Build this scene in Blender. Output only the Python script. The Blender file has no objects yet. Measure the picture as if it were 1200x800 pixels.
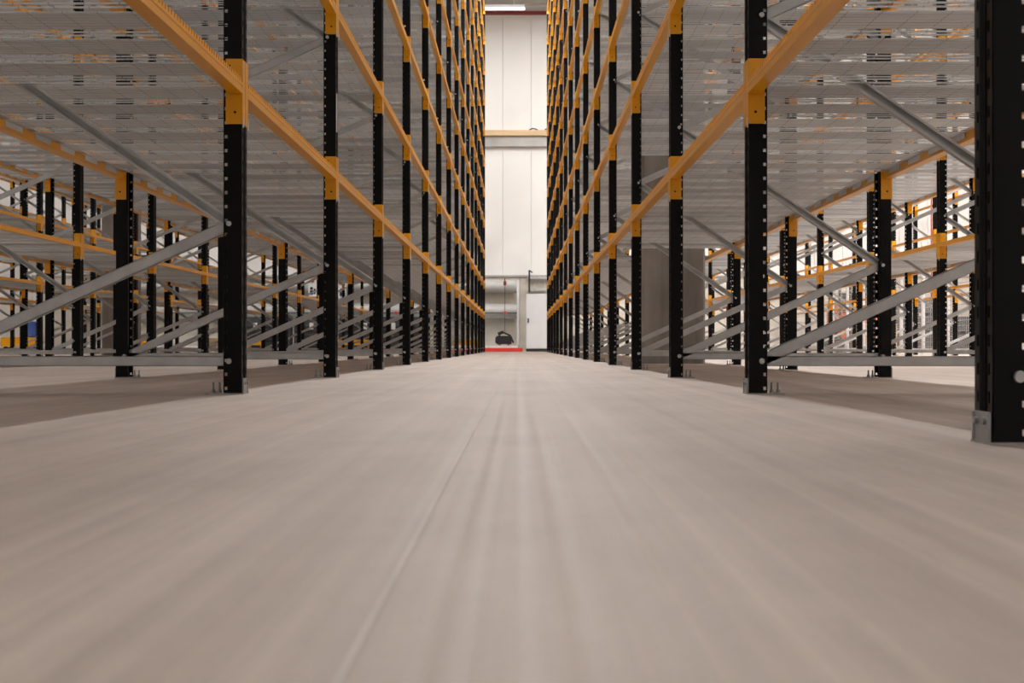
import bpy, bmesh, math, random
from mathutils import Vector, Matrix

random.seed(7)
S = bpy.context.scene
COL = S.collection

# ------------------------------------------------------------------ camera
FPX = 1790.0            # focal length in pixels of the 1200 px wide frame
CAM_Z = 0.164
cam_d = bpy.data.cameras.new('camera')
cam_d.sensor_width = 36.0
cam_d.lens = FPX / 1200.0 * 36.0
cam_d.clip_start = 0.05
cam_d.clip_end = 200
cam_d.dof.use_dof = True
cam_d.dof.focus_distance = 9.0
cam_d.dof.aperture_fstop = 13.0
cam = bpy.data.objects.new('camera', cam_d)
COL.objects.link(cam)
cam.location = (0, 0, CAM_Z)
cam.rotation_euler = (math.pi / 2 + 5.7 / FPX, 0, 8.0 / FPX)
S.camera = cam

# ------------------------------------------------------------------ world, lamps, exposure
w = bpy.data.worlds.new('world')
S.world = w
w.use_nodes = True
w.node_tree.nodes['Background'].inputs[0].default_value = (1.0, 0.97, 0.93, 1)
w.node_tree.nodes['Background'].inputs[1].default_value = 0.05

S.view_settings.view_transform = 'Standard'
S.view_settings.look = 'None'
S.view_settings.exposure = -1.13
S.view_settings.gamma = 1.0
S.view_settings.use_curve_mapping = False
S.cycles.use_denoising = True
S.cycles.max_bounces = 10
S.cycles.diffuse_bounces = 7
S.cycles.glossy_bounces = 3

BACK = 48.6             # back wall
FRONT = -7.0            # wall behind the camera
XL, XR = -15.5, 15.5    # side walls
CEIL = 11.2


def strip_light(name, x, y0, y1, z, width, power, across=False):
    d = bpy.data.lights.new(name, 'AREA')
    d.shape = 'RECTANGLE'
    d.size = width
    d.size_y = abs(y1 - y0)
    d.energy = power
    d.color = (1.0, 0.985, 0.965)
    o = bpy.data.objects.new(name, d)
    COL.objects.link(o)
    if across:          # runs along x: x is the depth, y0..y1 the x range
        o.location = ((y0 + y1) / 2, x, z)
        o.rotation_euler = (0, 0, math.pi / 2)
    else:
        o.location = (x, (y0 + y1) / 2, z)
    return o


LAMP = 1.0
for ax, pw in ((-0.08, 5300), (-2.96, 2400), (-5.83, 2900), (-8.7, 2800), (-12.6, 3200),
               (2.80, 7000), (5.67, 6500), (9.0, 4800), (12.6, 4800)):
    strip_light('aisle_light_line', ax, 6.5, 43.0, 10.6, 0.10, pw * LAMP)
strip_light('cross_aisle_light_line', 45.4, XL + 1, XR - 1, 10.5, 0.3, 250 * LAMP, across=True)
strip_light('cross_aisle_light_line', -0.6, XL + 1, XR - 1, 10.5, 0.3, 90 * LAMP, across=True)
strip_light('cross_aisle_light_line', -4.0, XL + 1, XR - 1, 10.5, 0.3, 60 * LAMP, across=True)


# ------------------------------------------------------------------ materials
def new_mat(name):
    m = bpy.data.materials.new(name)
    m.use_nodes = True
    nt = m.node_tree
    return m, nt, nt.nodes['Principled BSDF']


def node(nt, t, **kw):
    n = nt.nodes.new(t)
    for k, v in kw.items():
        setattr(n, k, v)
    return n


def ramp(nt, fac, stops):
    r = node(nt, 'ShaderNodeValToRGB')
    el = r.color_ramp.elements
    while len(el) < len(stops):
        el.new(0.5)
    for e, (p, c) in zip(el, stops):
        e.position = p
        e.color = (c[0], c[1], c[2], 1)
    nt.links.new(fac, r.inputs[0])
    return r.outputs[0]


def noise_at(nt, scale_xyz, detail=3, kind='Object', scale=1.0, rough=0.55):
    tc = node(nt, 'ShaderNodeTexCoord')
    mp = node(nt, 'ShaderNodeMapping')
    mp.inputs['Scale'].default_value = scale_xyz
    nt.links.new(tc.outputs[kind], mp.inputs[0])
    n = node(nt, 'ShaderNodeTexNoise')
    n.inputs['Scale'].default_value = scale
    n.inputs['Detail'].default_value = detail
    n.inputs['Roughness'].default_value = rough
    nt.links.new(mp.outputs[0], n.inputs['Vector'])
    return n.outputs['Fac']


def simple(name, col, rough=0.5, metal=0.0, var=0.12, nscale=(3, 3, 3), spec=0.5):
    m, nt, b = new_mat(name)
    f = noise_at(nt, nscale)
    lo = tuple(c * (1 - var) for c in col)
    hi = tuple(min(1, c * (1 + var)) for c in col)
    nt.links.new(ramp(nt, f, [(0.3, lo), (0.7, hi)]), b.inputs['Base Color'])
    b.inputs['Roughness'].default_value = rough
    b.inputs['Metallic'].default_value = metal
    b.inputs['Specular IOR Level'].default_value = spec
    return m


def mixrgb(nt, a, b_, fac, mode='MIX'):
    mx = node(nt, 'ShaderNodeMixRGB', blend_type=mode)
    for i, v in ((0, fac), (1, a), (2, b_)):
        if isinstance(v, (int, float)):
            mx.inputs[i].default_value = v
        elif isinstance(v, tuple):
            mx.inputs[i].default_value = (*v, 1)
        else:
            nt.links.new(v, mx.inputs[i])
    return mx.outputs[0]


M = {}
M['black'] = simple('black_powder_coat', (0.0035, 0.0035, 0.0038), 0.40, 0, 0.2, (6, 6, 1), 0.14)
M['yellow'] = simple('yellow_orange_paint', (0.76, 0.335, 0.002), 0.32, 0, 0.06, (2, 2, 2), 0.42)
M['galv'] = simple('galvanised_steel', (0.53, 0.545, 0.555), 0.42, 0.35, 0.14, (9, 9, 9))
M['zinc'] = simple('bright_zinc', (0.34, 0.345, 0.35), 0.35, 0.6, 0.12, (40, 40, 40))
M['white'] = simple('white_panel_coat', (0.75, 0.74, 0.722), 0.55, 0, 0.015, (0.6, 0.6, 0.2))
M['white_sheet'] = simple('white_sheet_metal', (0.70, 0.71, 0.72), 0.45, 0, 0.02)
M['grey_trim'] = simple('grey_trim', (0.40, 0.39, 0.37), 0.5)
M['red'] = simple('red_paint', (0.62, 0.035, 0.02), 0.45)
M['dark_red'] = simple('dark_red_paint', (0.20, 0.016, 0.014), 0.5)
M['dark'] = simple('dark_rubber', (0.018, 0.019, 0.02), 0.6, 0, 0.4, (20, 20, 20))
M['dark_grey'] = simple('dark_grey_metal', (0.06, 0.062, 0.068), 0.5)
M['tan'] = simple('tan_timber', (0.60, 0.43, 0.25), 0.6, 0, 0.12, (1, 8, 8))
M['duct'] = simple('duct_sheet_steel', (0.46, 0.455, 0.44), 0.55, 0.15, 0.08, (2, 6, 6))
M['orange'] = simple('orange_machine_paint', (0.68, 0.15, 0.03), 0.4)
M['blue'] = simple('blue_plastic', (0.06, 0.13, 0.45), 0.45)
M['pale_blue'] = simple('pale_blue_film', (0.45, 0.60, 0.78), 0.4)
M['card'] = simple('brown_card', (0.42, 0.28, 0.15), 0.8)
M['pale_floor_line'] = simple('pale_floor_line_tone', (0.40, 0.345, 0.308), 0.6)
M['ledge'] = simple('pale_ledge', (0.66, 0.74, 0.75), 0.5)

# concrete of columns and the lower wall
m, nt, b = new_mat('board_marked_concrete')
f = noise_at(nt, (5, 5, 0.5), 5)
f2 = noise_at(nt, (1.3, 1.3, 1.1), 4)
c1 = ramp(nt, f, [(0.3, (0.22, 0.21, 0.20)), (0.72, (0.40, 0.385, 0.37))])
c2 = ramp(nt, f2, [(0.35, (0.75, 0.74, 0.72)), (0.65, (1.1, 1.1, 1.1))])
nt.links.new(mixrgb(nt, c1, c2, 1.0, 'MULTIPLY'), b.inputs['Base Color'])
b.inputs['Roughness'].default_value = 0.85
M['concrete'] = m
m, nt, b = new_mat('pale_concrete')
f = noise_at(nt, (1.2, 1.2, 2.5), 5)
nt.links.new(ramp(nt, f, [(0.3, (0.50, 0.45, 0.385)), (0.72, (0.66, 0.615, 0.54))]), b.inputs['Base Color'])
b.inputs['Roughness'].default_value = 0.85
M['pale_concrete'] = m

# steel decking: fine brushed bands along the panel, thin pressed seams across it
m, nt, b = new_mat('steel_decking')
f = noise_at(nt, (1.5, 60, 4), 3)
base = ramp(nt, f, [(0.25, (0.51, 0.545, 0.57)), (0.75, (0.66, 0.70, 0.725))])
oi = node(nt, 'ShaderNodeObjectInfo')
rv = ramp(nt, oi.outputs['Random'], [(0.0, (0.78, 0.78, 0.78)), (1.0, (1.22, 1.22, 1.22))])
base = mixrgb(nt, base, rv, 1.0, 'MULTIPLY')
tc = node(nt, 'ShaderNodeTexCoord')
sep = node(nt, 'ShaderNodeSeparateXYZ')
nt.links.new(tc.outputs['Object'], sep.inputs[0])
md = node(nt, 'ShaderNodeMath', operation='PINGPONG')
nt.links.new(sep.outputs[0], md.inputs[0])
md.inputs[1].default_value = 0.0472
lt = node(nt, 'ShaderNodeMath', operation='LESS_THAN')
nt.links.new(md.outputs[0], lt.inputs[0])
lt.inputs[1].default_value = 0.0009
nt.links.new(mixrgb(nt, base, (0.20, 0.20, 0.20), lt.outputs[0]), b.inputs['Base Color'])
b.inputs['Metallic'].default_value = 0.15
b.inputs['Roughness'].default_value = 0.5
M['deck'] = m

# floor: power-floated concrete, tyre streaks and blurred reflections painted along the aisle
m, nt, b = new_mat('streaked_concrete_floor')
fa = noise_at(nt, (9.0, 0.025, 1), 5, rough=0.65)
fb = noise_at(nt, (55.0, 0.05, 1), 3)
fc = noise_at(nt, (2.2, 0.8, 1), 6, rough=0.65)
fd = noise_at(nt, (260, 260, 1), 2)
ca = ramp(nt, fa, [(0.3, (0.33, 0.262, 0.218)), (0.7, (0.44, 0.367, 0.32))])
cb = ramp(nt, fb, [(0.3, (0.86, 0.86, 0.86)), (0.7, (1.10, 1.10, 1.10))])
cc = ramp(nt, fc, [(0.33, (0.83, 0.815, 0.80)), (0.67, (1.09, 1.09, 1.10))])
cd = ramp(nt, fd, [(0.3, (0.96, 0.96, 0.96)), (0.7, (1.03, 1.03, 1.03))])
c = mixrgb(nt, ca, cb, 1.0, 'MULTIPLY')
c = mixrgb(nt, c, cc, 1.0, 'MULTIPLY')
c = mixrgb(nt, c, cd, 1.0, 'MULTIPLY')
nt.links.new(c, b.inputs['Base Color'])
nt.links.new(ramp(nt, fb, [(0.3, (0.5, 0.5, 0.5)), (0.7, (0.66, 0.66, 0.66))]), b.inputs['Roughness'])
b.inputs['Specular IOR Level'].default_value = 0.4
M['floor'] = m

m, nt, b = new_mat('lamp_diffuser')
b.inputs['Base Color'].default_value = (0.9, 0.9, 0.88, 1)
b.inputs['Emission Color'].default_value = (1, 0.97, 0.92, 1)
b.inputs['Emission Strength'].default_value = 6.0
M['lamp'] = m


# ------------------------------------------------------------------ mesh helpers
class MB:
    def __init__(self):
        self.v, self.f, self.mi = [], [], []

    def add(self, vs, fs, mi=0):
        o = len(self.v)
        self.v.extend(tuple(p) for p in vs)
        self.f.extend(tuple(o + i for i in f) for f in fs)
        self.mi.extend([mi] * len(fs))

    def box(self, x0, x1, y0, y1, z0, z1, mi=0):
        if x0 > x1: x0, x1 = x1, x0
        if y0 > y1: y0, y1 = y1, y0
        if z0 > z1: z0, z1 = z1, z0
        vs = [(x0, y0, z0), (x1, y0, z0), (x1, y1, z0), (x0, y1, z0),
              (x0, y0, z1), (x1, y0, z1), (x1, y1, z1), (x0, y1, z1)]
        self.add(vs, [(3, 2, 1, 0), (4, 5, 6, 7), (0, 1, 5, 4), (1, 2, 6, 5), (2, 3, 7, 6), (3, 0, 4, 7)], mi)

    def bevel_box(self, x0, x1, y0, y1, z0, z1, c, mi=0):
        """box with its four upright edges chamfered"""
        pts = [(x0 + c, y0), (x1 - c, y0), (x1, y0 + c), (x1, y1 - c), (x1 - c, y1), (x0 + c, y1), (x0, y1 - c), (x0, y0 + c)]
        self.prism(pts, z0, z1, mi)

    def prism(self, pts, z0, z1, mi=0):
        n = len(pts)
        vs = [(x, y, z0) for x, y in pts] + [(x, y, z1) for x, y in pts]
        fs = [tuple(range(n - 1, -1, -1)), tuple(range(n, 2 * n))]
        fs += [(i, (i + 1) % n, n + (i + 1) % n, n + i) for i in range(n)]
        self.add(vs, fs, mi)

    def tube(self, p, q, r, n=10, mi=0, r2=None):
        p, q = Vector(p), Vector(q)
        r2 = r if r2 is None else r2
        d = (q - p).normalized()
        a = d.orthogonal().normalized()
        c = d.cross(a)
        vs = []
        for base, rr in ((p, r), (q, r2)):
            for i in range(n):
                t = 2 * math.pi * i / n
                vs.append(base + a * math.cos(t) * rr + c * math.sin(t) * rr)
        fs = [tuple(range(n - 1, -1, -1)), tuple(range(n, 2 * n))]
        fs += [(i, (i + 1) % n, n + (i + 1) % n, n + i) for i in range(n)]
        self.add(vs, fs, mi)

    def bar(self, p, q, w, y0, y1, mi=0):
        """bar in an x-z plane from p to q (x, z), w wide, between depths y0 and y1"""
        dx, dz = q[0] - p[0], q[1] - p[1]
        L = math.hypot(dx, dz)
        nx, nz = -dz / L * w / 2, dx / L * w / 2
        c = [(p[0] + nx, p[1] + nz), (p[0] - nx, p[1] - nz), (q[0] - nx, q[1] - nz), (q[0] + nx, q[1] + nz)]
        vs = [(x, y0, z) for x, z in c] + [(x, y1, z) for x, z in c]
        self.add(vs, [(0, 1, 2, 3), (7, 6, 5, 4), (0, 4, 5, 1), (1, 5, 6, 2), (2, 6, 7, 3), (3, 7, 4, 0)], mi)

    def lathe(self, prof, n=16, mi=0, cx=0, cy=0):
        k = len(prof)
        vs = []
        for i in range(n):
            t = 2 * math.pi * i / n
            vs += [(cx + r * math.cos(t), cy + r * math.sin(t), z) for r, z in prof]
        fs = []
        for i in range(n):
            j = (i + 1) % n
            for a in range(k - 1):
                fs.append((i * k + a, j * k + a, j * k + a + 1, i * k + a + 1))
        self.add(vs, fs, mi)

    def joined(self, other, dx=0, dy=0, dz=0):
        o = len(self.v)
        self.v.extend((x + dx, y + dy, z + dz) for x, y, z in other.v)
        self.f.extend(tuple(o + i for i in f) for f in other.f)
        self.mi.extend(other.mi)

    def mesh(self, name, mats, fix=True):
        me = bpy.data.meshes.new(name)
        me.from_pydata(self.v, [], self.f)
        for m_ in (mats if isinstance(mats, (list, tuple)) else [mats]):
            me.materials.append(M[m_])
        if any(self.mi):
            me.polygons.foreach_set('material_index', self.mi)
        if fix:
            bm = bmesh.new()
            bm.from_mesh(me)
            bmesh.ops.recalc_face_normals(bm, faces=bm.faces)
            bm.to_mesh(me)
            bm.free()
        me.update()
        return me


def put(name, me, parent=None, loc=(0, 0, 0), label=None, cat=None, group=None, kind=None, rz=0):
    o = bpy.data.objects.new(name, me)
    COL.objects.link(o)
    o.location = loc
    if rz: o.rotation_euler = (0, 0, rz)
    if parent is not None: o.parent = parent
    for k, v in (('label', label), ('category', cat), ('group', group), ('kind', kind)):
        if v: o[k] = v
    return o


def thing(name, loc, label, cat, group=None):
    return put(name, None, None, loc, label, cat, group)


def mirror_x(mb):
    r = MB()
    r.v = [(-x, y, z) for x, y, z in mb.v]
    r.f = [tuple(reversed(f)) for f in mb.f]
    r.mi = list(mb.mi)
    return r


def smooth(me, ang=40):
    for p in me.polygons: p.use_smooth = True
    try:
        me.set_sharp_from_angle(angle=math.radians(ang))
    except Exception:
        pass
    return me


# ------------------------------------------------------------------ the hall
fl = MB()
fl.box(XL - .3, XR + .3, FRONT - .3, BACK + .3, -0.2, 0.0)
put('floor', fl.mesh('floor', 'floor'), kind='structure', label='brownish grey streaked concrete warehouse floor')

fj = MB(); fj.box(-0.091, -0.086, 0.25, 47.0, 0.0002, 0.0006)  # thin pale strip laid along the aisle floor
put('pale_floor_line', fj.mesh('pale_floor_line', 'pale_floor_line'), bpy.data.objects['floor'])
ce = MB()
ce.box(XL - .3, XR + .3, FRONT - .3, BACK + .3, CEIL, CEIL + 0.2)
ceil = put('ceiling', ce.mesh('ceiling', 'white_sheet'), kind='structure', label='pale metal deck roof of the hall')
jb = MB()
jb.box(XL, XR, -0.09, 0.09, -0.03, 0); jb.box(XL, XR, -0.01, 0.01, -0.33, -0.03); jb.box(XL, XR, -0.09, 0.09, -0.36, -0.33)
jm = jb.mesh('roof_joist', 'grey_trim')
for y in (-3.0, 2.2, 7.4, 12.6, 17.8, 23.0, 28.2, 33.4, 38.6, 43.8, 47.75):
    put('roof_joist', jm, ceil, (0, y, CEIL))

for nm, x0, x1, lab in (('wall_left', XL - .2, XL, 'white panelled wall of the hall past the racking'),
                        ('wall_right', XR, XR + .2, 'white panelled wall of the hall behind the mesh fence')):
    wb = MB(); wb.box(x0, x1, FRONT, BACK, 0, CEIL)
    put(nm, wb.mesh(nm, 'white'), kind='structure', label=lab)
wb = MB(); wb.box(XL, XR, FRONT - .2, FRONT, 0, CEIL)
put('wall_front', wb.mesh('wall_front', 'white'), kind='structure', label='plain white wall behind the viewer')

# back wall: backing slab with each upright cladding panel in front of it
wb = MB(); wb.box(XL, XR, BACK + .02, BACK + .3, 0, CEIL)
wall = put('wall_back', wb.mesh('wall_back', 'white'), kind='structure', label='end wall of white upright cladding panels above a concrete base')
Z_LOW = 2.41
pw = 0.90
ph = MB(); ph.bevel_box(0.004, pw - 0.004, -0.03, 0.02, 0, 10.72 - Z_LOW - 0.02, 0.006)
pm = ph.mesh('cladding_panel', 'white')
x = -0.51 - 17 * pw
while x < XR - 0.1:
    if x > XL - 0.4:
        put('cladding_panel', pm, wall, (x, BACK, Z_LOW + 0.02))
    x += pw
cb = MB()
for px in (-15.3, -12.2, -9.1, -6.0, -2.9, 0.04, 3.1, 6.2, 9.3, 12.4):
    cb.bevel_box(px, px + 3.07 if px > 0.1 or px < -2.95 else px + 2.92 + (0.12 if px > 0 else 0), BACK - 0.03, BACK + 0.02, 0, Z_LOW - 0.03, 0.006)
put('concrete_base', cb.mesh('concrete_base', 'pale_concrete'), wall)
lg = MB(); lg.box(XL, XR, BACK - 0.10, BACK, Z_LOW - 0.03, Z_LOW + 0.02)
put('ledge_strip', lg.mesh('ledge_strip', 'grey_trim'), wall)
rs = MB(); rs.box(XL, XR, BACK - 0.16, BACK - .03, 10.70, 10.80)
put('trim_1', rs.mesh('trim_1', 'dark_red'), kind='structure', label='dark red strip along the top of the end wall')
# timber rail and grey channel half way up the end wall
rb = MB(); rb.box(XL, XR, BACK - 0.34, BACK - .03, 6.83, 7.0)
rail = put('trim_2', rb.mesh('trim_2', 'tan'), kind='structure', label='tan rail running across the white end wall')
rb = MB(); rb.box(XL, XR, BACK - 0.22, BACK - .03, 6.50, 6.83)
put('grey_channel', rb.mesh('grey_channel', 'grey_trim'), rail)

# ------------------------------------------------------------------ concrete columns
def column(x0, x1, y0, y1, label):
    c_ = MB(); c_.bevel_box(x0, x1, y0, y1, 0, CEIL, 0.02)
    o = put('concrete_column', c_.mesh('concrete_column', 'concrete'), None, (0, 0, 0), label, 'column', 'concrete columns')
    o['kind'] = 'structure'
    return o
column(1.17, 1.77, 14.5, 15.1, 'square rough concrete column standing inside the rack right of the aisle')
column(-7.8, -7.2, 28.5, 29.1, 'square concrete column far off among the racks left of the aisle')

# ------------------------------------------------------------------ rack kit
Y0, PITCH = 5.24, 2.69           # near flange of frame 0, frame spacing
N0, N1 = -1, 14                  # first and last frame
POST_H = 10.25
FW, FD = 0.10, 0.063             # post: width along the row, depth of its sides
HOLE = 0.048
LEV0, LEVP, NLEV = 0.927, 0.858, 11


def frame_y(n):                  # centre of frame n
    return Y0 + PITCH * n + FW / 2 + (-0.003 if n == -1 else 0)


def upright_mesh():
    """open omega post, aisle face at x = 0 looking to +x; holes punched through"""
    bm = bmesh.new()

    def strip(p0, p1, cols, h0):
        """wall from p0 to p1 (x, y); cols: list of (a, b, height) hole columns as fractions; pitch HOLE"""
        cuts = [0.0]
        for a, b_, _ in cols: cuts += [a, b_]
        cuts.append(1.0)
        n = int(POST_H / HOLE)
        zs = [0.0]
        hh = cols[0][2]
        for i in range(n):
            zc = h0 + i * HOLE
            zs += [zc - hh / 2, zc + hh / 2]
        zs.append(POST_H)
        grid = []
        for z in zs:
            grid.append([bm.verts.new((p0[0] + (p1[0] - p0[0]) * t, p0[1] + (p1[1] - p0[1]) * t, z)) for t in cuts])
        nc = len(cuts) - 1
        for i in range(len(zs) - 1):
            for j in range(nc):
                if i % 2 == 1 and j % 2 == 1:
                    continue
                bm.faces.new((grid[i][j], grid[i][j + 1], grid[i + 1][j + 1], grid[i + 1][j]))

    def plain(p0, p1):
        vs = [bm.verts.new((x_, y_, z)) for (x_, y_), z in ((p0, 0), (p1, 0), (p1, POST_H), (p0, POST_H))]
        bm.faces.new(vs)
    W = FW / 2
    strip((0, -W), (-FD, -W), [(0.78, 0.93, 0.011)], 0.02)
    strip((0, W), (-FD, W), [(0.78, 0.93, 0.011)], 0.02)
    # aisle face: flat, shallow centre groove, two rows of slots
    strip((0, -W), (0, -0.014), [(0.38, 0.66, 0.020)], 0.03)
    plain((0, -0.014), (-0.006, -0.010)); plain((-0.006, -0.010), (-0.006, 0.010)); plain((-0.006, 0.010), (0, 0.014))
    strip((0, 0.014), (0, W), [(0.34, 0.62, 0.020)], 0.03)
    plain((-FD, -W), (-FD, -W + 0.011)); plain((-FD, W), (-FD, W - 0.011))
    bmesh.ops.remove_doubles(bm, verts=bm.verts, dist=1e-5)
    bmesh.ops.recalc_face_normals(bm, faces=bm.faces)
    bmesh.ops.solidify(bm, geom=bm.faces[:], thickness=0.0018)
    a = bpy.data.meshes.new('upright'); bm.to_mesh(a); a.materials.append(M['black'])
    bmesh.ops.scale(bm, vec=(-1, 1, 1), verts=bm.verts)
    bmesh.ops.reverse_faces(bm, faces=bm.faces)
    c_ = bpy.data.meshes.new('upright'); bm.to_mesh(c_); c_.materials.append(M['black'])
    bm.free()
    return {1: a, -1: c_}


def simple_post():
    b_ = MB()
    W = FW / 2
    b_.box(-0.004, 0, -W, W, 0, POST_H); b_.box(-FD, 0, -W, -W + .003, 0, POST_H); b_.box(-FD, 0, W - .003, W, 0, POST_H)
    return b_


def foot_mb():
    b_ = MB()
    b_.box(-0.125, 0.006, -0.055, 0.055, 0.0, 0.004)
    b_.box(0.001, 0.004, -0.045, 0.045, 0.004, 0.054)
    b_.box(0.004, 0.007, -0.045, -0.038, 0.004, 0.052); b_.box(0.004, 0.007, 0.038, 0.045, 0.004, 0.052)
    for v in (-0.022, 0.022):
        b_.tube((0.003, v, 0.038), (0.010, v, 0.038), 0.0065, 8)
    for u in (-0.086, -0.108):
        b_.tube((u, 0, 0.004), (u, 0, 0.040), 0.0042, 8)
        b_.tube((u, 0, 0.004), (u, 0, 0.006), 0.0105, 12)
        b_.tube((u, 0, 0.006), (u, 0, 0.015), 0.0080, 6)
    return b_


def connector_mb(end):
    """beam end plate; end = +1 at the far end of a beam (plate seen from the near side), aisle to +x.
    origin: post centre line, aisle face, connector foot"""
    b_ = MB()
    s = -end                        # side of the post it grips
    W = FW / 2
    H = 0.223
    b_.box(-0.054, 0.0035, s * (W + .0015), s * (W + .0055), 0, H)
    b_.box(0.0010, 0.0035, s * (W + .0055), s * 0.003, 0, H)
    b_.tube((-0.022, s * (W + .0050), 0.040), (-0.022, s * (W + .0062), 0.040), 0.0048, 10, 1)
    b_.tube((-0.040, s * (W + .0050), 0.200), (-0.040, s * (W + .0062), 0.200), 0.0030, 8, 1)
    b_.box(0.0035, 0.0065, s * (W + .0010), s * (W - .009), -0.012, 0.022, 2)
    return b_


BEAM_L = PITCH - FW - 0.011
BEAM_B, BEAM_T = 0.104, 0.141       # bottom and top above the connector foot


def beam_mb(teeth=True, length=None):
    b_ = MB()
    L = (length or BEAM_L) / 2
    # section with a shallow groove along the aisle face, aisle to +x
    sec = [(0.004, BEAM_B), (0.004, BEAM_B + .020), (0.001, BEAM_B + .022), (0.001, BEAM_B + .026), (0.004, BEAM_B + .028),
           (0.004, BEAM_T), (-0.042, BEAM_T), (-0.042, BEAM_B)]
    n = len(sec)
    vs = [(x_, -L, z) for x_, z in sec] + [(x_, L, z) for x_, z in sec]
    fs = [tuple(range(n)), tuple(range(2 * n - 1, n - 1, -1))] + [(i, (i + 1) % n, n + (i + 1) % n, n + i) for i in range(n)]
    b_.add(vs, fs)
    if teeth:
        y = -L + 0.02
        while y < L - 0.03:
            x0, x1, z0, z1 = -0.014, 0.003, BEAM_T, BEAM_T + 0.016
            b_.add([(x0, y, z0), (x1, y, z0), (x1, y + .024, z0), (x0, y + .024, z0),
                    (x0, y + .006, z1), (x1, y + .006, z1), (x1, y + .018, z1), (x0, y + .018, z1)],
                   [(4, 5, 6, 7), (0, 1, 5, 4), (1, 2, 6, 5), (2, 3, 7, 6), (3, 0, 4, 7)])
            y += 0.0365
    return b_


DW = 0.366


def deck_mb(L, detail=True):
    """one steel deck panel, spans x = -L/2..L/2, y = 0..DW; underside at z = 0: a ribbed sheet, then a slotted strip"""
    b_ = MB()
    T_ = 0.0036
    for y in (0.264, 0.311):
        b_.box(-L / 2, L / 2, y, y + 0.010, 0.0, T_)
    if not detail:
        b_.box(-L / 2, L / 2, 0.004, 0.224, 0, T_)
        return b_
    pts = [(0.004, 0.0)]
    n = 6
    p = 0.212 / n
    for i in range(n):
        y = 0.008 + i * p
        pts += [(y + p * .55, 0.0), (y + p * .66, 0.0035), (y + p * .86, 0.0035), (y + p * .97, 0.0)]
    pts += [(0.224, 0.0)]
    pts += [(y, z + T_) for y, z in reversed(pts)]
    k = len(pts)
    vs = [(-L / 2, y, z) for y, z in pts] + [(L / 2, y, z) for y, z in pts]
    fs = [tuple(range(k)), tuple(range(2 * k - 1, k - 1, -1))] + [(i, (i + 1) % k, k + (i + 1) % k, k + i) for i in range(k)]
    b_.add(vs, fs)
    for e in (-1, 1):
        b_.box(e * L / 2, e * (L / 2 - 0.05), 0.224, DW - .004, 0.0, T_)
        xi = ROW_D / 2 + FD / 2 - 0.0440       # end tab hooked over the inner side of the beam
        b_.box(e * xi, e * (xi - 0.003), 0.010, 0.218, -0.024, 0.0)
    return b_


UP = upright_mesh()
f0 = foot_mb()
FOOT = {1: f0.mesh('foot_plate', 'zinc'), -1: mirror_x(f0).mesh('foot_plate', 'zinc')}
CONN_MB = {(1, e): connector_mb(e) for e in (-1, 1)}
for e in (-1, 1): CONN_MB[(-1, e)] = mirror_x(CONN_MB[(1, e)])
CMATS = ['yellow', 'black', 'white_sheet']
CONN = {k: v.mesh('connector', CMATS) for k, v in CONN_MB.items()}
BEAM_MB = {1: beam_mb(True)}; BEAM_MB[-1] = mirror_x(BEAM_MB[1])
BEAM = {k: v.mesh('beam', 'yellow') for k, v in BEAM_MB.items()}
PLAIN_MB = {1: beam_mb(False)}; PLAIN_MB[-1] = mirror_x(PLAIN_MB[1])


def with_ends(src, s):
    r = MB(); r.joined(src)
    for e in (-1, 1): r.joined(CONN_MB[(s, e)], 0, e * PITCH / 2, 0)
    return r
BEAMC_MB = {s: with_ends(PLAIN_MB[s], s) for s in (1, -1)}
BEAMC = {s: BEAMC_MB[s].mesh('beam', CMATS) for s in (1, -1)}
ROW_D = 1.08                                 # post centre to post centre
DECK_L = ROW_D - FD + 0.046 + 0.03
DECK_MB = deck_mb(DECK_L)
DECK = DECK_MB.mesh('deck_panel', 'deck')
SLAB_MB = deck_mb(DECK_L, False)
INFILL_MB = MB()                             # two narrow strips between the posts, either side of the bracing
INFILL_MB.box(-0.505, 0.505, -0.050, -0.024, 0, .0028); INFILL_MB.box(-0.505, 0.505, 0.014, 0.050, 0, .0028)
INFILL = INFILL_MB.mesh('deck_infill', 'deck')
POST_MB = {1: simple_post()}; POST_MB[-1] = mirror_x(POST_MB[1])


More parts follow.
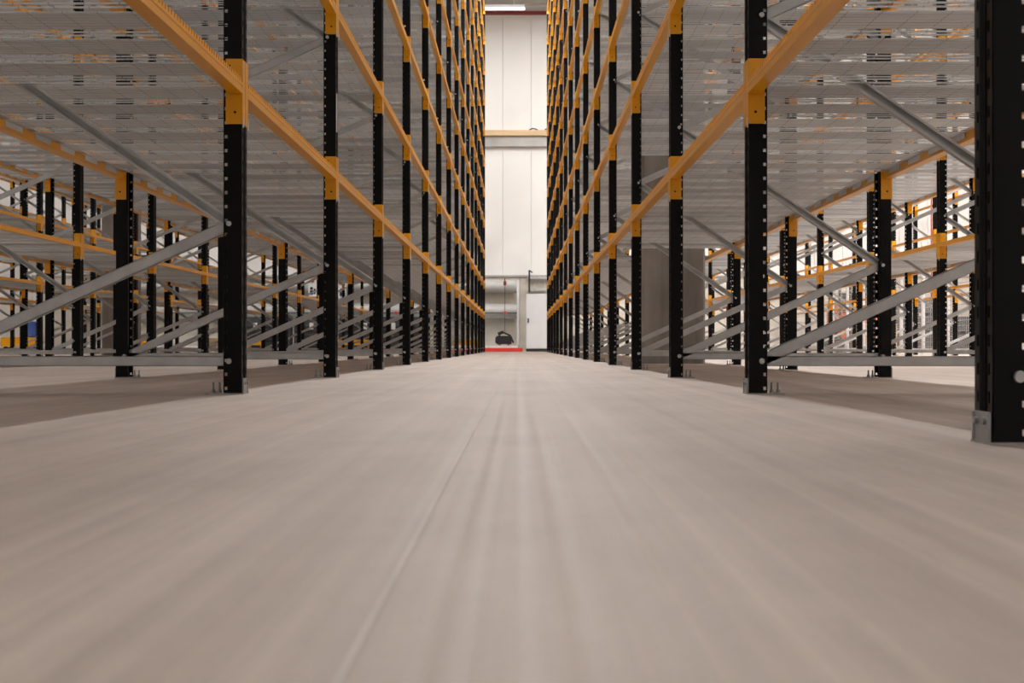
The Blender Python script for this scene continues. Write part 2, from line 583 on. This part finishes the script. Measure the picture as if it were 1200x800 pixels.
def brace_mbs():
    xa, xb = -ROW_D / 2 + 0.012, ROW_D / 2 - 0.012
    out = {}
    for kind, (p, q, flip) in {'low': ((xa, 0.115), (xb, 0.585), 1), 'high': ((xb, 0.585), (xa, 1.30), -1)}.items():
        b_ = MB()
        ln = math.hypot(q[0] - p[0], q[1] - p[1])
        nx, nz = -(q[1] - p[1]) / ln, (q[0] - p[0]) / ln
        if flip == 1:
            b_.bar(p, q, 0.040, -0.020, -0.018)
        else:
            b_.bar(p, q, 0.040, 0.008, 0.010)
        for s in (-1, 1):
            o = s * 0.019
            b_.bar((p[0] + nx * o, p[1] + nz * o), (q[0] + nx * o, q[1] + nz * o), 0.002, -0.020, 0.010)
            if flip == -1:
                o = s * 0.015
                b_.bar((p[0] + nx * o, p[1] + nz * o), (q[0] + nx * o, q[1] + nz * o), 0.008, -0.021, -0.019)
        for e in (p, q):
            b_.tube((e[0], -FW / 2 - 0.008, e[1]), (e[0], FW / 2 + .006, e[1]), 0.0042, 6)
            b_.tube((e[0], -FW / 2 - 0.009, e[1]), (e[0], -FW / 2 - 0.001, e[1]), 0.0088, 10)
        out[kind] = b_
    b_ = MB()
    b_.box(xa, xb, -0.020, -0.018, 0.096, 0.130)
    b_.box(xa, xb, -0.020, 0.012, 0.128, 0.130); b_.box(xa, xb, -0.020, 0.012, 0.096, 0.098)
    for e in (xa, xb):
        b_.tube((e, -FW / 2 - 0.009, 0.113), (e, -FW / 2 - 0.001, 0.113), 0.0095, 10)
        b_.tube((e, -FW / 2 - 0.006, 0.113), (e, FW / 2 + .006, 0.113), 0.0042, 6)
    out['flat'] = b_
    return out
BR_MB = brace_mbs()
BR = {k: v.mesh('brace', 'galv') for k, v in BR_MB.items()}
BR_PERIOD = 1.185


def pix(x, y, z):
    if y < 0.3: return (-9999, -9999)
    return (608 + FPX * x / y, 405.7 - FPX * (z - CAM_Z) / y)


def in_view(x, y, z, mx=70, my=70):
    px, py = pix(x, y, z)
    return -mx < px < 1200 + mx and -my < py < 870


def any_in_view(pts, **k):
    return any(in_view(*p, **k) for p in pts)


def rack(xm, label, group, zlimit=99, decks=True, ends=6, holes=None, first=N0, nmax=300, detail_posts=True):
    """a rack row whose -x posts are centred on xm; xp = xm + ROW_D"""
    xc = xm + ROW_D / 2
    oy = frame_y(first)
    R = thing('pallet_rack', (xc, oy, 0), label, 'rack', group)
    rest_posts, rest_br, rest_beam, rest_deck = MB(), MB(), MB(), MB()
    face = ROW_D / 2 + FD / 2                 # aisle faces at +-face
    nfr = range(first, N1 + 1)
    for n in nfr:
        y = frame_y(n)
        for s in (-1, 1):
            X = xc + s * face
            if any_in_view([(X, y, z_) for z_ in (0.02, 0.5, 1, 2, 3, 4)], mx=120):
                u = put('upright', UP[s], R, (s * face, y - oy, 0))
                put('foot_plate', FOOT[s], u)
            else:
                rest_posts.joined(POST_MB[s], s * face, y - oy, 0)
        k = 0
        kinds = [('flat', 0.0)]
        while 0.115 + (k + 1) * BR_PERIOD < POST_H:
            kinds += [('low', k * BR_PERIOD), ('high', k * BR_PERIOD)]
            k += 1
        for kd, dz in kinds:
            zz = dz + (0.1 if kd == 'flat' else 0.35 if kd == 'low' else 0.94)
            if zz < zlimit and any_in_view([(xc + q, y, zz) for q in (-.5, 0, .5)]) and y < 33:
                put('brace', BR[kd], R, (0, y - oy, dz))
            else:
                rest_br.joined(BR_MB[kd], 0, y - oy, dz)
    beams, panels = [], []
    for n in nfr:
        if n == N1: break
        ya, yb = frame_y(n), frame_y(n + 1)
        yc = (ya + yb) / 2
        for lv in range(NLEV):
            z = LEV0 + LEVP * lv
            for s in (-1, 1):
                X = xc + s * face
                vis = z < zlimit and any_in_view([(X, ya + (yb - ya) * t, z + .1) for t in (0, .25, .5, .75, 1)])
                size = 1.0 / yc if yc > 0 else 0
                beams.append((vis, size, s, yc, n, z))
            if not decks: continue
            zb = z + BEAM_T
            yst = ya + FW / 2 + 0.006
            if n > first:
                vis = z < zlimit and ya < 20 and any_in_view([(xc + q, ya, zb) for q in (-.5, 0, .5)])
                panels.append((vis, .3 * (zb - CAM_Z) / max(ya, .5) ** 3, ya, n, lv, zb, 1))
            for i in range(7):
                y = yst + i * (DW + 0.003)
                if holes and holes[0] - DW < y < holes[1]: continue
                vis = z < zlimit and any_in_view([(xc + q, y + .15, zb) for q in (-.55, 0, .55)])
                size = max(0.0, zb - CAM_Z) / max(y, .5) ** 3
                panels.append((vis, size, y, n, lv, zb, 0))
    beams.sort(key=lambda t: (-t[0], -t[1]))
    for i, (vis, size, s, yc, n, z) in enumerate(beams):
        if vis and i < nmax:
            if n < ends:
                o = put('beam', BEAM[s], R, (s * face, yc - oy, z))
                for e in (-1, 1): put('connector', CONN[(s, e)], o, (0, e * PITCH / 2, 0))
            else:
                put('beam', BEAMC[s], R, (s * face, yc - oy, z))
        else:
            rest_beam.joined(BEAMC_MB[s], s * face, yc - oy, z)
    panels.sort(key=lambda t: (-t[0], -t[1]))
    for i, (vis, size, y, n, lv, zb, infill) in enumerate(panels):
        if vis and i < nmax:
            put('deck_infill' if infill else 'deck_panel', INFILL if infill else DECK, R, (random.uniform(-.004, .004), y - oy, zb))
        else:
            near = n <= 1 and lv <= 6 and abs(xc) < 2
            rest_deck.joined(INFILL_MB if infill else DECK_MB if near else SLAB_MB, 0, y - oy, zb)
    for nm, mb, mats in (('far_uprights', rest_posts, 'black'), ('far_braces', rest_br, 'galv'),
                         ('upper_beams', rest_beam, CMATS), ('upper_deck_panels', rest_deck, 'deck')):
        if mb.v:
            put(nm, mb.mesh(nm, mats, fix=False), R, kind='stuff')
    return R


PER = 2.875
XL1 = -0.983 - ROW_D
XR1 = 0.8205
G = 'pallet rack rows'
L1 = rack(XL1, 'black and yellow pallet rack row lining the left edge of the central aisle', G)
R1 = rack(XR1, 'black and yellow pallet rack row lining the right edge of the central aisle', G, holes=(14.45, 15.15))
rack(XL1 - PER, 'second pallet rack row left of the central aisle, seen through the first', G, zlimit=2.4, ends=2, first=1)
rack(XL1 - 2 * PER, 'third pallet rack row left of the central aisle', G, zlimit=3.2, ends=0, first=3, holes=(28.45, 29.15))
rack(XL1 - 3 * PER, 'fourth and farthest pallet rack row left of the central aisle', G, zlimit=3.2, ends=0, first=4)
rack(XR1 + PER, 'second pallet rack row right of the central aisle, seen through the first', G, zlimit=2.4, ends=2, first=1)
rack(XR1 + 2 * PER, 'third rack row right of the central aisle, open beams without decking', G, zlimit=4.5, ends=0, first=3, decks=False)

# sticker strip on the second post left of the aisle
st = MB(); st.box(0, 0.003, -0.045, -0.012, 0, 0.20)
put('rack_label', st.mesh('rack_label', 'white_sheet'), None, (-0.983 + FD / 2 + 0.001, frame_y(1), 1.28),
    'pale upright sticker on the second black post left of the aisle', 'sticker')

# ------------------------------------------------------------------ ceiling lamp near the end wall
def ceiling_lamp(x0, x1, y, z, label):
    T = thing('ceiling_lamp', ((x0 + x1) / 2, y, z), label, 'lamp', 'linear lamps')
    h = (x1 - x0) / 2
    b_ = MB(); b_.box(-h, h, -0.05, 0.05, 0.06, 0.15)
    for s in (-.7, .7): b_.tube((s * h, 0, 0.15), (s * h, 0, CEIL - 0.01 - z), 0.008, 6)
    put('housing', b_.mesh('housing', 'white_sheet'), T)
    b_ = MB()
    b_.add([(-h, -.05, .06), (h, -.05, .06), (h, -.035, 0), (-h, -.035, 0), (-h, .05, .06), (h, .05, .06), (h, .035, 0), (-h, .035, 0)],
           [(0, 1, 2, 3), (3, 2, 6, 7), (7, 6, 5, 4), (0, 3, 7, 4), (1, 5, 6, 2), (0, 4, 5, 1)])
    put('diffuser', b_.mesh('diffuser', 'lamp'), T)
ceiling_lamp(-2.0, 0.18, 46.0, 10.30, 'slim white linear lamp shining high above the end of the aisle')

# ------------------------------------------------------------------ things at the end wall
def wx(px, y): return (px - 608) * y / FPX
def wz(py, y): return CAM_Z + (405.7 - py) * y / FPX

yC = 47.6
T = thing('switch_cabinet', (wx(629.8, yC), yC, 0), 'tall white metal cabinet with black plinth at the end of the aisle', 'cabinet')
hw = 0.36
b_ = MB(); b_.bevel_box(-hw, hw, 0.0, 0.45, 0.09, wz(344.3, yC), 0.01)
put('body', b_.mesh('body', 'white_sheet'), T)
b_ = MB(); b_.bevel_box(-hw + .012, hw - .012, -0.022, -0.001, 0.11, wz(344.3, yC) - .02, 0.006)
dr = put('door', b_.mesh('door', 'white_sheet'), T)
b_ = MB(); b_.box(-0.02, 0.02, -0.03, 0, -0.07, 0.07); b_.box(-0.012, 0.012, -0.05, -0.03, -0.01, 0.05)
put('handle', b_.mesh('handle', 'dark'), dr, (-hw + 0.075, -0.022, wz(375.5, yC)))
b_ = MB(); b_.box(-hw + .01, hw - .01, 0.01, 0.44, 0, 0.09)
put('plinth', b_.mesh('plinth', 'dark'), T)

yK = 47.3
b_ = MB(); b_.bevel_box(XL + 2, wx(612.5, yK), yK, yK + 0.12, 0, 0.115, 0.01)
put('kerb_rail', b_.mesh('kerb_rail', 'red'), None, (0, 0, 0), 'low red steel kerb rail along the foot of the end wall', 'kerb')
b_ = MB(); b_.box(XL + 2, wx(607, yK), yK + 0.13, BACK - 0.05, 0, 0.19)
put('wall_ledge', b_.mesh('wall_ledge', 'ledge'), None, (0, 0, 0), 'pale raised ledge behind the red kerb rail', 'ledge')

# round ducts and a thin pipe along the lower end wall
yD = BACK - 0.28
for zc, r, lab in ((wz(335.5, yD), 0.205, 'upper fat round sheet steel duct along the end wall'),
                   (wz(364.5, yD), 0.235, 'lower fat round sheet steel duct along the end wall')):
    T = thing('air_duct', (-5.0, yD, zc), lab, 'duct', 'ducts on the end wall')
    b_ = MB(); b_.tube((-9.0, 0, 0), (wx(605.5, yD) + 5.0, 0, 0), r, 24)
    put('pipe', smooth(b_.mesh('pipe', 'duct')), T)
    for k in range(12):
        xx = -8.6 + k * 1.2
        b_ = MB(); b_.tube((xx, 0, 0), (xx + .03, 0, 0), r + 0.008, 24)
        put('collar', smooth(b_.mesh('collar', 'duct')), T)
yP = BACK - 0.56
T = thing('water_pipe', (-5.0, yP, wz(366.5, yP)), 'thin dark pipe with red valves across the lower duct', 'pipe')
b_ = MB(); b_.tube((-9, 0, 0), (wx(606, yP) + 5, 0, 0), 0.018, 8)
put('pipe', b_.mesh('pipe', 'dark_grey'), T)
for px in (302, 464, 592):
    b_ = MB(); X = wx(px, yP) + 5
    b_.tube((X - .05, 0, 0), (X + .05, 0, 0), 0.032, 10); b_.tube((X, 0, 0), (X, -.07, 0), 0.014, 8); b_.tube((X, -.06, 0), (X, -.075, 0), 0.05, 12)
    put('valve', b_.mesh('valve', 'red'), T)

# upright strip beside the ducts
b_ = MB(); b_.box(wx(605.8, 48.2), wx(608.3, 48.2), 48.15, 48.25, 0.2, wz(328, 48.2))
put('trim_3', b_.mesh('trim_3', 'white_sheet'), kind='structure', label='pale upright strip closing the duct ends')

# black machine hung on a chain from a red hook
yH = 47.75
T = thing('hanging_hoist', (wx(591, yH), yH, 0.19), 'black lumpy hoist resting under a chain with a red hook', 'hoist')
b_ = MB()
b_.bevel_box(-0.24, 0.23, -0.14, 0.14, 0.04, 0.30, 0.06)
for i in range(9):
    X = -0.22 + i * 0.053
    b_.box(X, X + 0.02, -0.165, 0.165, 0.06, 0.28)
b_.tube((-0.28, 0, 0.17), (-0.22, 0, 0.17), 0.10, 12); b_.tube((0.22, 0, 0.17), (0.27, 0, 0.19), 0.11, 12)
put('motor', b_.mesh('motor', 'dark'), T)
b_ = MB(); b_.tube((-0.20, 0, 0.36), (-0.02, 0, 0.43), 0.05, 10); b_.tube((-0.04, 0, 0.41), (0.20, 0, 0.31), 0.028, 8); b_.tube((-0.15, 0, 0.28), (-0.15, 0, 0.38), 0.03, 8)
put('hose', b_.mesh('hose', 'dark'), T)
b_ = MB()
for X in (-0.14, 0.13):
    b_.tube((X, -0.12, 0.035), (X, 0.12, 0.035), 0.045, 12)
put('wheel', b_.mesh('wheel', 'red'), T)
b_ = MB()
zt = wz(331, yH) - 0.19
zz, a = 0.40, 0
while zz < zt - .06:
    if a: b_.box(-0.004, 0.004, -0.011, 0.011, zz, zz + .036)
    else: b_.box(-0.011, 0.011, -0.004, 0.004, zz, zz + .036)
    zz += 0.032; a = 1 - a
put('chain', b_.mesh('chain', 'dark_grey'), T, (0.02, 0, 0))
b_ = MB(); b_.bevel_box(-0.045, 0.045, -0.03, 0.03, 0, 0.12, 0.015); b_.tube((0, 0, 0.1), (0, 0, 0.21), 0.018, 8); b_.tube((0, 0.0, 0.20), (0, 0.45, 0.20), 0.016, 8)
put('hook', b_.mesh('hook', 'dark_red'), T, (0.02, 0, zt - .08))

# dark conduit and cable trays above the cabinet
T = thing('conduit', (wx(620.3, 48.3), 48.3, wz(343, 48.3) + .02), 'black upright conduit with bent top above the white cabinet', 'pipe')
b_ = MB(); b_.tube((0, 0, 0), (0, 0, 0.70), 0.028, 8); b_.tube((0, 0, 0.69), (0.10, 0, 0.62), 0.02, 8)
put('pipe', b_.mesh('pipe', 'dark'), T)
for py in (339.0, 325.5):
    b_ = MB(); z = wz(py, 48.3)
    b_.box(wx(617.5, 48.3), wx(645, 48.3), 48.34, 48.5, z - .02, z + .03)
    put('cable_tray', b_.mesh('cable_tray', 'galv'), None, (0, 0, 0),
        'lower grey cable tray above the white cabinet' if py > 330 else 'upper grey cable tray under the ledge above the cabinet', 'tray', 'cable trays')
for px in (626, 632, 638):
    b_ = MB(); b_.tube((wx(px, 48.5), 48.5, wz(345, 48.5)), (wx(px, 48.5), 48.5, wz(323, 48.5)), 0.014, 6)
    put('thin_conduit', b_.mesh('thin_conduit', 'galv'), None, (0, 0, 0), '%s of the three thin grey conduits behind the trays above the cabinet' % {626: 'leftmost', 632: 'middle', 638: 'rightmost'}[px], 'pipe', 'thin conduits')
# cable lying on the tan rail
b_ = MB()
for (xa, za), (xb, zb) in (((.33, 7.015), (.42, 7.06)), ((.42, 7.06), (.52, 7.05)), ((.52, 7.05), (.60, 7.015)), ((.82, 7.015), (.96, 7.10)), ((.96, 7.10), (1.1, 7.05))):
    b_.tube((xa, BACK - .24, za), (xb, BACK - .24, zb), 0.018, 6)
put('loose_cable', b_.mesh('loose_cable', 'dark'), None, (0, 0, 0), 'loops of black cable lying on the tan wall rail', 'cable')

# dark dock machines with white plates and yellow skids at the far left end
yM = 46.3
def dock_unit(px0, px1, plate, label):
    X0, X1 = wx(px0, yM), wx(px1, yM)
    T = thing('dock_unit', ((X0 + X1) / 2, yM, 0), label, 'machine', 'dark machines by the end wall')
    h = (X1 - X0) / 2
    b_ = MB(); b_.bevel_box(-h, h, 0, 0.6, 0.16, 1.0, 0.03); b_.box(-h + .05, h - .05, 0.05, 0.55, 1.0, 1.06)
    put('housing', b_.mesh('housing', 'dark_grey'), T)
    for k in range(4):
        b_ = MB(); zz = 0.30 + k * 0.14
        b_.box(-h + .06, h - .06, -0.02, 0.0, zz, zz + 0.05)
        put('grille_slat', b_.mesh('grille_slat', 'dark'), T)
    if plate is not None:
        b_ = MB(); X = wx(plate, yM) - (X0 + X1) / 2
        b_.box(X - .06, X + .06, -0.035, -0.02, 0.68, 0.88)
        put('plate', b_.mesh('plate', 'white_sheet'), T)
    b_ = MB(); b_.box(-h * .8, h * .8, 0.08, 0.5, 0.0, 0.16)
    put('skid', b_.mesh('skid', 'dark'), T)
dock_unit(285, 340, 299, 'dark louvred machine with white plate, leftmost by the end wall')
dock_unit(344, 392, 365, 'dark louvred machine with white plate, second from the left by the end wall')
dock_unit(396, 440, 428, 'dark louvred machine with white plate, third from the left by the end wall')
dock_unit(446, 500, 461, 'dark louvred machine with white plate, nearest the aisle by the end wall')
def skid(px0, px1, yy, h, label):
    X0, X1 = wx(px0, yy), wx(px1, yy)
    T = thing('yellow_bumper', ((X0 + X1) / 2, yy, 0), label, 'bumper', 'yellow floor bumpers')
    hh = (X1 - X0) / 2
    b_ = MB(); b_.bevel_box(-hh, hh, 0, 0.14, h - .16, h, 0.03)
    put('rail', b_.mesh('rail', 'yellow'), T)
    for s in (-.8, .8):
        b_ = MB(); b_.box(s * hh - .04, s * hh + .04, 0.03, 0.11, 0, h - .16)
        put('leg', b_.mesh('leg', 'yellow'), T)
skid(290, 308, 45.4, 0.36, 'short yellow floor bumper before the leftmost dark machine')
skid(396, 436, 45.4, 0.36, 'long yellow floor bumper before the third dark machine')
skid(530, 562, 45.6, 0.36, 'yellow floor bumper beside the last left rack posts')
skid(160, 174, 44.0, 0.34, 'small yellow floor bumper far off behind the left racks')
for px, py in ((366, 340), (401, 342)):
    yy = BACK - 0.62
    T = thing('notice_sign', (wx(px, yy), yy, wz(py, yy)), 'white notice sign with dark pictogram, %s of the two hung on the ducts' % ('left' if px < 380 else 'right'), 'sign', 'notice signs')
    b_ = MB(); b_.box(-.13, .13, 0, 0.012, -.2, .2)
    put('board', b_.mesh('board', 'white_sheet'), T)
    b_ = MB(); b_.box(-.08, .02, -.004, -.001, -.13, 0.0); b_.tube((-.03, -.001, .06), (-.03, -.004, .06), .05, 12); b_.box(.04, .09, -.004, -.001, -.12, .05)
    put('pictogram', b_.mesh('pictogram', 'dark'), T)
    b_ = MB(); b_.tube((0, 0, .30), (0, .03, .30), .06, 14)
    put('red_disc', b_.mesh('red_disc', 'red'), T)
    b_ = MB(); b_.box(-.01, .01, .012, .022, .191 - wz(py, yy), .32)
    put('bracket', b_.mesh('bracket', 'grey_trim'), T)

# yellow cart with a blue tub, red box and card box at the far left
yB = 40.0
T = thing('platform_cart', (wx(26, yB), yB, 0), 'low yellow platform cart far off behind the left racks', 'cart')
b_ = MB(); b_.bevel_box(-0.5, 0.45, -0.3, 0.3, 0.16, 0.40, 0.04)
put('platform', b_.mesh('platform', 'yellow'), T)
for sx in (-.38, .33):
    for sy in (-.2, .2):
        b_ = MB(); b_.tube((sx, sy - .03, .08), (sx, sy + .03, .08), .08, 12)
        put('wheel', b_.mesh('wheel', 'dark'), T)
b_ = MB(); b_.lathe([(0, 0), (0.13, 0), (0.15, 0.02), (0.17, 0.36), (0.185, 0.37), (0.185, 0.41), (0, 0.42)], 18)
put('tub', smooth(b_.mesh('tub', 'blue')), None, (wx(35.5, yB), yB, 0.40), 'blue plastic tub on the yellow cart', 'tub')
b_ = MB(); b_.bevel_box(-.09, .09, -.1, .1, 0, .42, .02); b_.box(-.07, .07, -.11, -.1, .1, .36); b_.tube((-.04, 0, .42), (.04, 0, .46), .015, 6)
put('red_box', b_.mesh('red_box', 'red'), None, (wx(156, 42), 42, .16), 'small red box on a post behind the left racks', 'box')
b_ = MB(); b_.box(-.05, .05, -.05, .05, 0, .16)
put('box_stand', b_.mesh('box_stand', 'dark_grey'), None, (wx(156, 42), 42, 0), 'stubby grey stand under the small red box', 'stand')
b_ = MB(); b_.box(-.12, .12, -.12, .12, 0, .40); b_.box(-.12, -.004, -.13, .12, .40, .405); b_.box(.004, .12, -.12, .13, .40, .405)
put('card_box', b_.mesh('card_box', 'card'), None, (wx(249, 45.0), 45.0, 0), 'small brown card box on the floor behind the left racks', 'box')

# ------------------------------------------------------------------ right hand side: mesh fence and machines behind the last rack
XF = 8.3
fy0, fy1 = 26.0, 47.6
n = 12
stp = (fy1 - fy0) / n
def fence_panel_mb():
    b_ = MB()
    for z in [0.15 + 0.10 * i for i in range(21)]:
        b_.box(-.003, .003, 0.04, stp - .04, z, z + .010)
    for i in range(14):
        y = 0.04 + i * (stp - .08) / 13
        b_.box(-.0045, .0005, y - .003, y + .003, 0.12, 2.18)
    return b_
fm = fence_panel_mb().mesh('mesh_panel', 'galv')
fp = MB(); fp.box(-.03, .03, -.03, .03, 0.006, 2.3); fp.box(-.06, .06, -.06, .06, 0, 0.006)
fpm = fp.mesh('post', 'white_sheet')
T = thing('mesh_fence', (XF, fy0, 0), 'tall wire mesh fence with white posts behind the right racks', 'fence')
for i in range(n + 1):
    put('post', fpm, T, (0, i * stp, 0))
    if i < n: put('mesh_panel', fm, T, (0, i * stp, 0))

def forklift(X, Y, label):
    T = thing('forklift', (X, Y, 0), label, 'forklift')
    b_ = MB(); b_.bevel_box(-.55, .55, -.9, .5, .35, 1.0, .12); b_.bevel_box(-.55, .55, .2, .95, .3, 1.35, .15); b_.box(-.45, .45, -.6, .1, 1.0, 1.08)
    put('body', b_.mesh('body', 'orange'), T)
    b_ = MB()
    for sx in (-.5, .5):
        b_.box(sx - .03, sx + .03, -.75, -.69, 1.0, 2.1); b_.box(sx - .03, sx + .03, .55, .61, 1.3, 2.1)
    b_.box(-.53, .53, -.78, .64, 2.1, 2.16)
    put('overhead_guard', b_.mesh('overhead_guard', 'dark'), T)
    b_ = MB()
    for sx in (-.32, .32): b_.box(sx - .06, sx + .06, -1.12, -1.0, .08, 2.4)
    for z in (.3, 1.2, 2.2): b_.box(-.3, .3, -1.1, -1.02, z, z + .1)
    put('mast', b_.mesh('mast', 'dark'), T)
    for sx in (-.25, .25):
        b_ = MB(); b_.box(sx - .06, sx + .06, -2.0, -1.12, .07, .11); b_.box(sx - .06, sx + .06, -1.16, -1.12, .07, .6)
        put('fork', b_.mesh('fork', 'dark_grey'), T)
    for sx in (-.5, .5):
        for sy in (-.6, .6):
            b_ = MB(); b_.tube((sx - .1, sy, .28), (sx + .1, sy, .28), .28, 18)
            put('wheel', b_.mesh('wheel', 'dark'), T)
    b_ = MB(); b_.bevel_box(-.25, .25, -.3, .15, 1.08, 1.2, .05); b_.box(-.25, .25, .1, .2, 1.2, 1.65)
    put('seat', b_.mesh('seat', 'dark'), T)
    return T
forklift(wx(990, 42.5) + .2, 42.5, 'orange forklift parked behind the mesh fence')

def crate_stack(X, Y, nn, label_fmt):
    names = ('bottom', 'middle', 'top')
    b_ = MB(); b_.bevel_box(-.5, .5, -.4, .4, .10, .52, .03)
    for s in (-.42, 0, .42): b_.box(s - .06, s + .06, -.4, .4, 0, .10)
    me = b_.mesh('crate', 'dark_grey')
    for i in range(nn):
        put('crate', me, None, (X, Y, i * .525), label_fmt % names[i], 'crate', 'dark crates behind the fence')
crate_stack(wx(1070, 44.5), 44.5, 3, 'dark grey crate, %s of the stack behind the mesh fence')
crate_stack(wx(1128, 45.5), 45.5, 2, 'dark grey crate, %s of the pair near the right wall')
b_ = MB(); b_.bevel_box(-.5, .5, -.4, .4, 0.1, .75, .04)
for s in (-.4, 0, .4): b_.box(s - .06, s + .06, -.4, .4, 0, .10)
put('card_crate', b_.mesh('card_crate', 'card'), None, (wx(1000, 41.0) + .2, 39.5, 0), 'brown card crate on skids in front of the orange forklift', 'crate')
b_ = MB(); b_.lathe([(0, 0), (.28, 0), (.34, .08), (.33, .3), (.24, .46), (.1, .52), (0, .53)], 16)
put('film_bag', smooth(b_.mesh('film_bag', 'pale_blue')), None, (wx(975, 45.0), 45.0, .0), 'pale blue wrapped bundle by the fence near the card crate', 'bag')
b_ = MB(); b_.tube((0, 0, 0), (0, 0, 4.8), .022, 10); b_.lathe([(.02, 0), (.14, 0), (.14, .02), (.02, .03)], 12)
put('red_pole', b_.mesh('red_pole', 'red'), None, (wx(1091, 47.5), 47.5, 0), 'thin tall red pole against the white end wall', 'pole')
